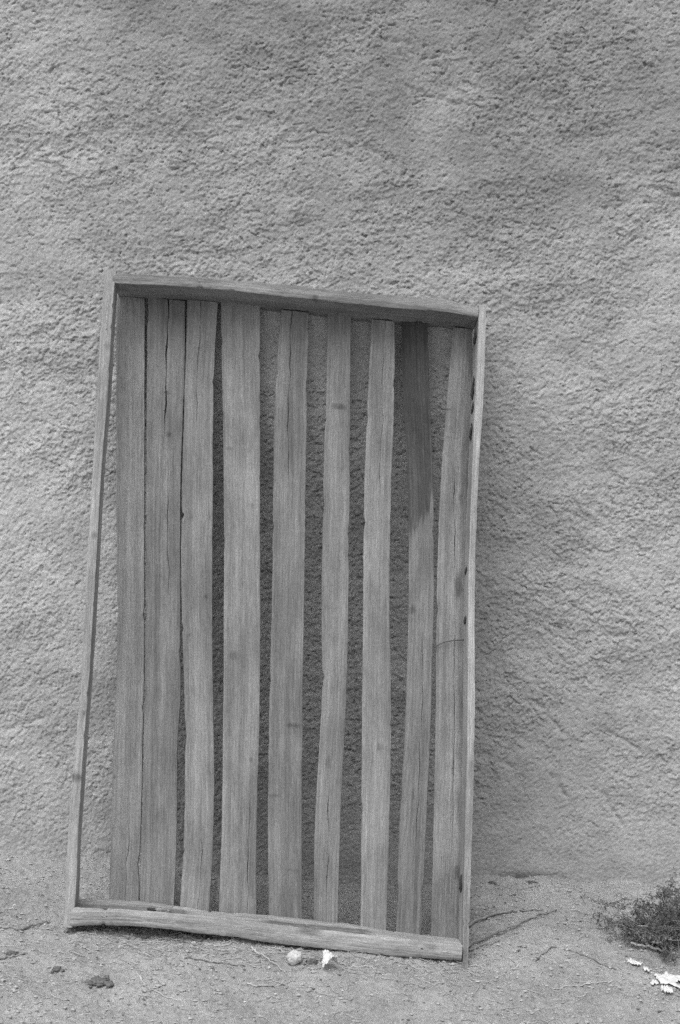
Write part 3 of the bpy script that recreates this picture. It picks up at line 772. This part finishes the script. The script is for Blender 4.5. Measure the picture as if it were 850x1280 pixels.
# ---------------------------------------------------------------- dark dry bush at the right edge
def bush(x, y, rad, height, seed):
    rr = random.Random(seed)
    root = bpy.data.objects.new('low_bush', None); COL.objects.link(root); root.location = gpt(x, y)
    tag(root, 'low dark dry bush growing at the wall foot on the right', 'bush')
    SV, SF, PV, PF, LV, LF = [], [], [], [], [], []
    def add(Vd, Fd, V, F):
        F += [tuple(a + len(Vd) * 0 + base_ for a in f) for f in F_] if False else []
    def put(dstV, dstF, V, F):
        off = len(dstV); dstV += [tuple(p) for p in V]; dstF += [tuple(a + off for a in f) for f in F]
    def leaf(p, d, ln):
        d = d / (np.linalg.norm(d) + 1e-9)
        s_ = np.cross(d, np.array([rr.gauss(0, 1), rr.gauss(0, 1), rr.gauss(0, 1)])); s_ /= np.linalg.norm(s_) + 1e-9
        nrm = np.cross(d, s_)
        w = ln * rr.uniform(.22, .36)
        off = len(LV)
        LV.extend([tuple(p), tuple(p + d * ln * .5 + s_ * w - nrm * w * .3), tuple(p + d * ln + nrm * w * .2), tuple(p + d * ln * .5 - s_ * w - nrm * w * .3)])
        LF.append((off, off + 1, off + 2)); LF.append((off, off + 2, off + 3))
    def branch(p, d, ln, r, level):
        n = 7; P = [p]; dd = d.copy()
        for k in range(n - 1):
            dd = dd + np.array([rr.gauss(0, .24), rr.gauss(0, .24), rr.gauss(0, .18) - 0.03 * level])
            dd /= np.linalg.norm(dd)
            q = P[-1] + dd * ln / (n - 1)
            P.append(q)
        P = np.array(P)
        pale = level == 0 and rr.random() < .30
        V, F = tube(P, np.linspace(r, r * .45, n), 4)
        put(*( (PV, PF) if pale else (SV, SF)), V, F)
        if level < 2:
            for k in range(6 if level == 0 else 5):
                i = rr.randint(1, n - 1)
                e = P[i] - P[max(i - 1, 0)]; e = e / np.linalg.norm(e) + np.array([rr.gauss(0, .6), rr.gauss(0, .6), rr.gauss(0, .45)])
                branch(P[i], e / np.linalg.norm(e), ln * rr.uniform(.3, .55), r * .55, level + 1)
        if level >= 1:
            for k in range(7 if level == 1 else 9):
                i = rr.randint(1, n - 1)
                leaf(P[i] + np.array([rr.gauss(0, .002) for _ in range(3)]), (P[i] - P[i - 1]) / (ln / 6) + np.array([rr.gauss(0, .8) for _ in range(3)]), rr.uniform(.004, .010))
    for k in range(62):
        az = rr.uniform(0, 2 * math.pi); el = rr.uniform(.12, 1.35)
        d = np.array([math.cos(az) * math.cos(el), 0.75 * math.sin(az) * math.cos(el), math.sin(el)])
        ln = 1 / math.sqrt((math.cos(el) / rad) ** 2 + (math.sin(el) / height) ** 2) * rr.uniform(.40, 1.0) * (1.25 if rr.random() < .08 else 1.0)
        branch(np.array([rr.gauss(0, .035), rr.gauss(0, .025), 0.0]), d, ln, .0019, 0)
    def wood_at(V): 
        V = np.array(V); return {'grain': ('FLOAT_VECTOR', V), 'dark': ('FLOAT', np.zeros(len(V)))}
    mesh_obj('stems', SV, SF, M_TWIG_DARK, root, attrs=wood_at(SV))
    if PV: mesh_obj('dead_stems', PV, PF, M_TWIG_PALE, root, attrs=wood_at(PV))
    mesh_obj('foliage', LV, LF, M_LEAF, root, smooth=False)
    return root
bush(0.975, -0.33, 0.175, 0.160, 4)

# ---------------------------------------------------------------- crumbs and straw nobody could count
rg = np.random.RandomState(5)
OCT = np.array([(1, 0, 0), (-1, 0, 0), (0, 1, 0), (0, -1, 0), (0, 0, 1), (0, 0, -1)], float)
OF = np.array([(0, 2, 4), (2, 1, 4), (1, 3, 4), (3, 0, 4), (2, 0, 5), (1, 2, 5), (3, 1, 5), (0, 3, 5)])
def crumbs(name, n, lo, hi, mat, label, seed, wallbias):
    rg = np.random.RandomState(seed)
    x = rg.uniform(-1.5, 1.5, n * 3); y = -rg.uniform(0, 1, n * 3) ** wallbias * 1.3 - 0.02
    dens = fbm(x * 3.3 + seed, y * 5, 2)
    k = np.where(rg.uniform(-.7, .6, n * 3) < dens)[0][:n]; x, y = x[k], y[k]; n = len(k)
    sz = lo + (hi - lo) * rg.uniform(0, 1, n) ** 4
    z = ground_height(x, y)
    V = np.repeat(OCT[None], n, 0) * rg.uniform(.6, 1.3, (n, 6, 1))
    a = rg.uniform(0, 6.28, n); c, s = np.cos(a), np.sin(a)
    X = V[..., 0] * c[:, None] - V[..., 1] * s[:, None]; Y = V[..., 0] * s[:, None] + V[..., 1] * c[:, None]
    V = np.stack([X * sz[:, None] + x[:, None], Y * sz[:, None] * .8 + y[:, None], V[..., 2] * sz[:, None] * .6 + (z + sz * .25)[:, None]], -1)
    F = (OF[None] + (np.arange(n) * 6)[:, None, None]).reshape(-1, 3)
    return tag(mesh_obj(name, V.reshape(-1, 3), F, mat, None, smooth=False), label, 'crumbs', kind='stuff')
crumbs('earth_crumbs', 16000, 0.0011, 0.0085, M_CRUMB, 'small earth crumbs scattered over the ground', 3, 1.0)
crumbs('pale_grit', 1800, 0.001, 0.0050, M_STONE, 'pale grit scattered over the ground', 8, 1.0)
crumbs('dark_crumbs', 2000, 0.0010, 0.0062, M_CLOD, 'dark dung crumbs scattered over the ground', 12, 1.0)

def straws(n, seed):
    rg = random.Random(seed); V, F = [], []
    for _ in range(n):
        if rg.random() < .45:
            x = rg.uniform(-.75, .45); y = -0.60 - 0.05 * x + rg.gauss(0, .07)
        else:
            x = rg.uniform(-1.4, 1.4); y = rg.uniform(-1.25, -.05)
        ln = rg.uniform(.015, .075); a = rg.gauss(0, .7); m = 5; cv = rg.gauss(0, .5)
        P = []
        for k in range(m):
            t = k / (m - 1) - .5; aa = a + cv * t
            P.append((x + ln * t * math.cos(aa), y + ln * t * math.sin(aa)))
        P = np.array(P); z = ground_height(P[:, 0], P[:, 1]); z = np.maximum(z, z.mean()) + .0012 + abs(rg.gauss(0, .002))
        r = rg.uniform(.0005, .0013)
        v, f = tube(np.c_[P, z], [r] * m, 3)
        off = len(V); V += v; F += [tuple(q + off for q in g) for g in f]
    return tag(mesh_obj('straw_litter', V, F, M_STRAW), 'short bits of straw littering the ground', 'straw', kind='stuff')
straws(950, 6)
